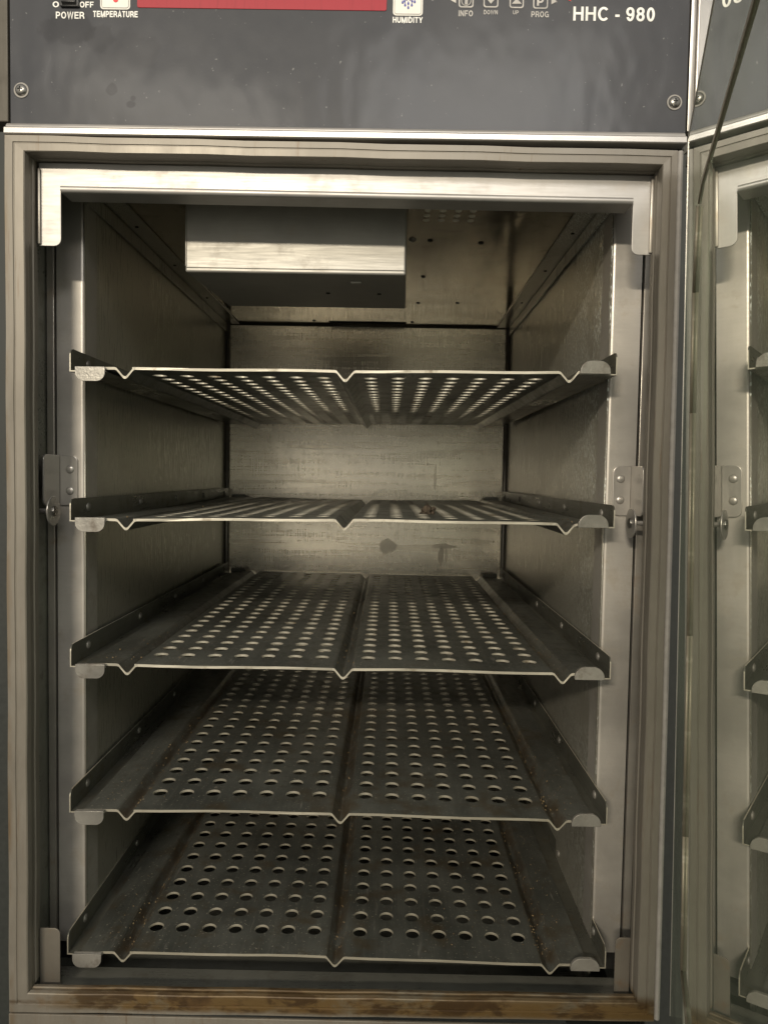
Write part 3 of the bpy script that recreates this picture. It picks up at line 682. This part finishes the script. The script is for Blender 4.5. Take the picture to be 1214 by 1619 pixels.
# ------------------------------------------------------------------ perforated shelves
TH = .0026; NX, NY = 7, 23; PX, PY = .0286, .0295; G0 = .0247; Y0 = .0414; RH = .0072; LT = .7215
def make_tray(seed):
    rg = random.Random(seed); ph = [rg.uniform(0, 6.3) for _ in range(6)]; am = rg.uniform(.0007, .0014)
    bm = bmesh.new(); cache = {}
    def V(x, y, z):
        k = (round(x, 6), round(y, 6), round(z, 6))
        v = cache.get(k)
        if v is None: v = cache[k] = bm.verts.new((x, y, z))
        return v
    def F(vs, mi=0):
        try: f = bm.faces.new(vs); f.material_index = mi
        except ValueError: pass
    W2 = .2610
    def vprof(c):            # V groove, rounded bottom
        return [(c - .0105, 0), (c - .0085, -.0006), (c - .0022, -.0080), (c - .0008, -.0090), (c + .0008, -.0090), (c + .0022, -.0080), (c + .0085, -.0006), (c + .0105, 0)]
    prof = [(-W2, -.0002), (-.240, 0)] + vprof(-.2180) + [(-(G0 + 6.5 * PX), 0)]
    profm = [(-(G0 - .5 * PX), 0)] + vprof(.0006)[0:8] + [(G0 - .5 * PX, 0)]
    profr = [(G0 + 6.5 * PX, 0)] + vprof(.2220) + [(.243, 0), (W2, -.0002)]
    ys = [0, .0012, Y0 - PY / 2] + [Y0 - PY / 2 + PY * (i + 1) for i in range(NY)] + [LT]
    for pf in (prof, profm, profr):
        for i in range(len(pf) - 1):
            (xa, za), (xb, zb) = pf[i], pf[i + 1]
            for j in range(len(ys) - 1):
                ya, yb = ys[j], ys[j + 1]
                F([V(xa, ya, za + TH), V(xb, ya, zb + TH), V(xb, yb, zb + TH), V(xa, yb, za + TH)])
                F([V(xa, ya, za), V(xa, yb, za), V(xb, yb, zb), V(xb, ya, zb)])
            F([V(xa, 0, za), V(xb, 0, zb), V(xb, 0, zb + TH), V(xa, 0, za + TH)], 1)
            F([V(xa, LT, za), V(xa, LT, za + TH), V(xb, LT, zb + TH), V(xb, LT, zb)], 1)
    n = 20
    for side in (-1, 1):
        for i in range(NX):
            cx = side * (G0 + i * PX); xa, xb = cx - PX / 2, cx + PX / 2
            for (ya, yb) in ((0, .0012), (.0012, ys[2]), (ys[-2], LT)):
                F([V(xa, ya, TH), V(xb, ya, TH), V(xb, yb, TH), V(xa, yb, TH)]); F([V(xa, ya, 0), V(xa, yb, 0), V(xb, yb, 0), V(xb, ya, 0)])
            F([V(xa, 0, 0), V(xb, 0, 0), V(xb, 0, TH), V(xa, 0, TH)], 1); F([V(xa, LT, 0), V(xa, LT, TH), V(xb, LT, TH), V(xb, LT, 0)], 1)
            for j in range(NY):
                cy = Y0 + j * PY; outer = []; inner = []; rim = []
                for k in range(n):
                    t = 2 * math.pi * (k + .5) / n; c_, s_ = math.cos(t), math.sin(t)
                    m = max(abs(c_) / (PX / 2), abs(s_) / (PY / 2)); 
                    outer.append((cx + c_ / m, cy + s_ / m)); inner.append((cx + RH * c_, cy + RH * s_)); rim.append((cx + (RH + .0005) * c_, cy + (RH + .0005) * s_))
                corners = [(cx + PX / 2, cy + PY / 2), (cx - PX / 2, cy + PY / 2), (cx - PX / 2, cy - PY / 2), (cx + PX / 2, cy - PY / 2)]
                for k in range(n):
                    l = (k + 1) % n; a0 = 2 * math.pi * (k + .5) / n; a1 = 2 * math.pi * (k + 1.5) / n
                    extra = None
                    for q, (qx, qy) in enumerate(corners):
                        qa = math.atan2(qy - cy, qx - cx) % (2 * math.pi)
                        if a0 < qa < a1: extra = (qx, qy)
                    o_ = [outer[k]] + ([extra] if extra else []) + [outer[l]]
                    F([V(*p, TH) for p in o_] + [V(*rim[l], TH), V(*rim[k], TH)]); F([V(*rim[k], 0), V(*rim[l], 0)] + [V(*p, 0) for p in o_[::-1]])
                    F([V(*rim[k], TH), V(*rim[l], TH), V(*inner[l], TH - .0004), V(*inner[k], TH - .0004)], 1)
                    F([V(*inner[k], TH - .0004), V(*inner[l], TH - .0004), V(*inner[l], .0004), V(*inner[k], .0004)], 1)
                    F([V(*inner[k], .0004), V(*inner[l], .0004), V(*rim[l], 0), V(*rim[k], 0)], 1)
    for s in (-1, 1):
        z = -.0002
        for j in range(len(ys) - 1): F([V(s * W2, ys[j], z), V(s * W2, ys[j + 1], z), V(s * W2, ys[j + 1], z + TH), V(s * W2, ys[j], z + TH)], 1)
    # gentle unevenness of old sheet metal
    for v in bm.verts:
        x, y = v.co.x, v.co.y
        v.co.z += am * math.sin(x * 10 + ph[0]) * math.sin(y * 6 + ph[1]) - .0007 * math.cos(x * 7 + ph[2]) * math.sin(y * 4.2 + ph[3]) + .0004 * math.sin(x * 41 + ph[4]) * max(0, 1 - y * 14)
        if y < .0001: v.co.y += .0005 * math.sin(x * 17 + ph[5]) + rg.uniform(-.00018, .00018)
    bmesh.ops.recalc_face_normals(bm, faces=bm.faces)
    me = bpy.data.meshes.new('perforated_shelf'); bm.to_mesh(me); bm.free()
    me.materials.append(M['tray']); me.materials.append(M['edge'])
    for p in me.polygons: p.use_smooth = False
    return me
LAB = ['topmost perforated steel shelf, its underside seen from below with light showing through the holes',
       'perforated steel shelf just below the latch brackets, seen edge-on, a burnt crumb on it',
       'middle perforated steel shelf, third from the top, holes shining bright',
       'perforated steel shelf second from the bottom, soiled, its holes dark in front',
       'lowest perforated steel shelf, brown grime in its grooves, just above the cabinet floor']
DX = [-.0006, .0006, .0016, .0010, -.0026]; DZ = [-.0010, .0003, .0015, 0.0, -.0009]
for k, z in enumerate(Zs):
    o = bpy.data.objects.new('perforated_shelf', make_tray(k + 3)); COL.objects.link(o)
    o.location = (DX[k], .0008, z + .0004 + DZ[k] * .3); o.rotation_euler = (0, -ROLL[k], 0)
    o['label'] = LAB[k]; o['category'] = 'shelf'; o['group'] = 'perforated shelves in the cabinet'

# crumbs: bits caught along the grooves and round the holes
def bit(bm, c, r):
    m = Matrix.Translation(c) @ Matrix.Rotation(random.random() * 6.28, 4, Vector((random.random(), random.random(), random.random() + .1)).normalized()) @ Matrix.Diagonal((r * random.uniform(.5, 1.5), r * random.uniform(.5, 1.5), r * random.uniform(.3, .8), 1))
    bmesh.ops.create_icosphere(bm, subdivisions=1, radius=1, matrix=m)
def shelf_z(k, x): return Zs[k] + .0004 + DZ[k] * .3 + TH + ROLL[k] * x
CL = ['scattered fine crumbs on the shelf level with the latch brackets', 'scattered fine crumbs on the middle shelf',
      'toasted crumbs along the grooves of the shelf second from the bottom', 'brown crumbs and grime along the grooves of the lowest shelf']
for k, cnt in ((1, 160), (2, 200), (3, 620), (4, 680)):
    bm = bmesh.new()
    for _ in range(cnt):
        y = random.random() ** 1.5 * .68 + .022; u = random.random()
        if u < .62:
            gx = random.choice((-.2180, .0006, .2220)); side = random.choice((-1, 1)) * random.uniform(.0, .0098)
            x = gx + side + DX[k]; dz = -.0078 + max(0, abs(side) - .0015) * .98; r = random.uniform(.0004, .0011)
        elif u < .78: x = random.choice((-1, 1)) * random.uniform(.232, .246); dz = 0; r = random.uniform(.0003, .0008)
        else: x = random.uniform(-.20, .20); dz = 0; r = random.uniform(.0003, .0008); 
        if u >= .78:
            for __ in range(3):
                px = (abs(x - DX[k]) - G0) / PX; py = (y - Y0) / PY
                if math.hypot((px - round(px)) * PX, (py - round(py)) * PY) < RH + .001: x += PX / 2 * .9 * random.choice((-1, 1)); y += PY * .4
        if y > .70: continue
        bit(bm, (x, y, shelf_z(k, x) + min(dz, 0) + r * .3), r)
    o = fin(bm, 'crumbs', M['crumb'], None, smooth=False); o['kind'] = 'stuff'; o['label'] = CL[k - 1]; o['category'] = 'crumbs'
# one large burnt crumb on the second shelf
bm = bmesh.new(); bmesh.ops.create_icosphere(bm, subdivisions=3, radius=1)
for v in bm.verts:
    d = 1 + .35 * math.sin(v.co.x * 5 + 1) * math.sin(v.co.y * 6) + .2 * math.sin(v.co.z * 9 + v.co.x * 4)
    v.co = Vector((v.co.x * .0105, v.co.y * .016, max(v.co.z, -.25) * .0115)) * d
o = fin(bm, 'burnt_crumb', M['burnt'], None); o.scale = (.75, .75, .75); o.location = (.091, .125, shelf_z(1, .09) + .0018); o['label'] = 'large dark burnt crumb lying on the shelf level with the latch brackets'; o['category'] = 'crumb'

# ------------------------------------------------------------------ latch brackets on the posts
def latch(sx, xp, xi, xd, zt, zb, zr, zd):
    """xp plate outer edge (fold), xi inner edge, xd disc"""
    a, b = sorted((xp, xi)); bm = bmesh.new()
    prism(bm, rrect(a, b, zb, zt, .0065, (0, 1, 1, 0) if sx < 0 else (1, 0, 0, 1)), YP - .0024, YP - .0004)
    br = fin(bm, 'latch_bracket', M['bracket'], cab, .0005)
    bm = bmesh.new()
    p = rrect(.0095, YP - .0026, zb + .001, zt, .006, (1, 0, 0, 1))
    xx = sorted((xp, xp + sx * .0018)); prism(bm, p, xx[0], xx[1], 'x'); o = fin(bm, 'flange', M['bracket'], None, .0005); o.parent = br
    for z in zr:
        bm = bmesh.new(); dome(bm, ((a + b) / 2 + sx * -.0015, YP - .0024, z), .0045, .0018, (0, -1, 0), 18); o = fin(bm, 'rivet', M['bracket'], None); o.parent = br
    bm = bmesh.new(); cyl(bm, (xd, .012, zd), .0150, .0018, 'x', 32); o = fin(bm, 'disc', M['bracket'], None, .0006); o.parent = br
    bm = bmesh.new(); cyl(bm, (xd - sx * .0014, .012, zd), .0055, .0022, 'x', 8, None); o = fin(bm, 'bolt_head', M['screw'], None, .0006); o.parent = br
    bm = bmesh.new(); cyl(bm, (xd + sx * .0105, .012, zd), .0024, .020, 'x', 14); o = fin(bm, 'pin', M['bracket'], None); o.parent = br
latch(-1, -.3038, -.2853, -.2955, .2146, .1612, (.1997, .1770), .1570)
latch(1, .3005, .2818, .2910, .2128, .1605, (.1995, .1772), .1550)

# ------------------------------------------------------------------ glass door standing open
door = empty('glass_door', (0, 0, 0), 'double glazed cabinet door standing open on the right, mirroring the cabinet', 'door')
door.name = 'door'
th = math.radians(-18.22098); ti = math.radians(1.0658)
n_ = Vector((math.cos(th) * math.cos(ti), math.sin(th) * math.cos(ti), math.sin(ti)))
s_ = Vector((math.sin(th), -math.cos(th), 0)); t_ = s_.cross(n_)
dm = Matrix.Identity(4)
for i in range(3): dm[i][0], dm[i][1], dm[i][2] = s_[i], t_[i], -n_[i]
dm[0][3], dm[1][3], dm[2][3] = .31895, -.05, 0
door.matrix_world = dm
del door['category']; del door['label']
keepm = dm.copy(); door.parent = cab; door.matrix_parent_inverse = inv; door.matrix_basis = dm
SE = .60
def pane(name, zf, th_, mats, ins=0):
    bm = bmesh.new(); p = [(.0245 + ins, .4995 - ins), (SE - ins, .482 - ins), (SE - ins, -.335 + ins), (-.0310 + ins, -.335 + ins)]
    prism(bm, p, zf - th_, zf, 'z')
    o = fin(bm, name, None, None, smooth=False)
    for m in mats: o.data.materials.append(m)
    for f in o.data.polygons: f.material_index = 0 if f.normal.z > .9 else 1
    o.parent = door; return o
pane('glass_pane', 0, .004, (M['glass'], M['glass_clear']))
pane('glass_pane', -.016, .004, (M['glass_rear'], M['glass_clear']), .01)
def bar(name, pts, w, d, zf, mat):
    bm = bmesh.new()
    for (a, b) in zip(pts[:-1], pts[1:]):
        a, b = Vector(a), Vector(b); dr = (b - a).normalized(); pn = Vector((-dr.y, dr.x)) * w / 2; m0 = len(bm.verts)
        prism(bm, [tuple(a + pn), tuple(b + pn), tuple(b - pn), tuple(a - pn)], zf - d, zf, 'z')
    o = fin(bm, name, mat, None); o.parent = door; return o
# spacer bead between the panes (inset from the edge) and steel edge on the hinge side
bar('spacer_bead', [(.52, .385), (.40, .3895), (.175, .4035), (.150, .399)], .003, .0011, .0012, M['spacer'])
bar('spacer_bead', [(.150, .396), (.127, .34), (.121, .25), (.128, .08), (.121, -.08), (.124, -.186)], .005, .0022, .0023, M['spacer'])
bar('spacer_bead', [(.124, -.189), (.30, -.196), (.52, -.20)], .004, .0020, .0021, M['spacer'])
bar('edge_strip', [(.0240, .4985), (-.0315, -.335)], .0020, .0205, .0004, M['trim'])
bar('edge_strip', [(.0265, .5000), (SE, .4826)], .0020, .0205, .0004, M['trimv'])
bpy.context.view_layer.update()
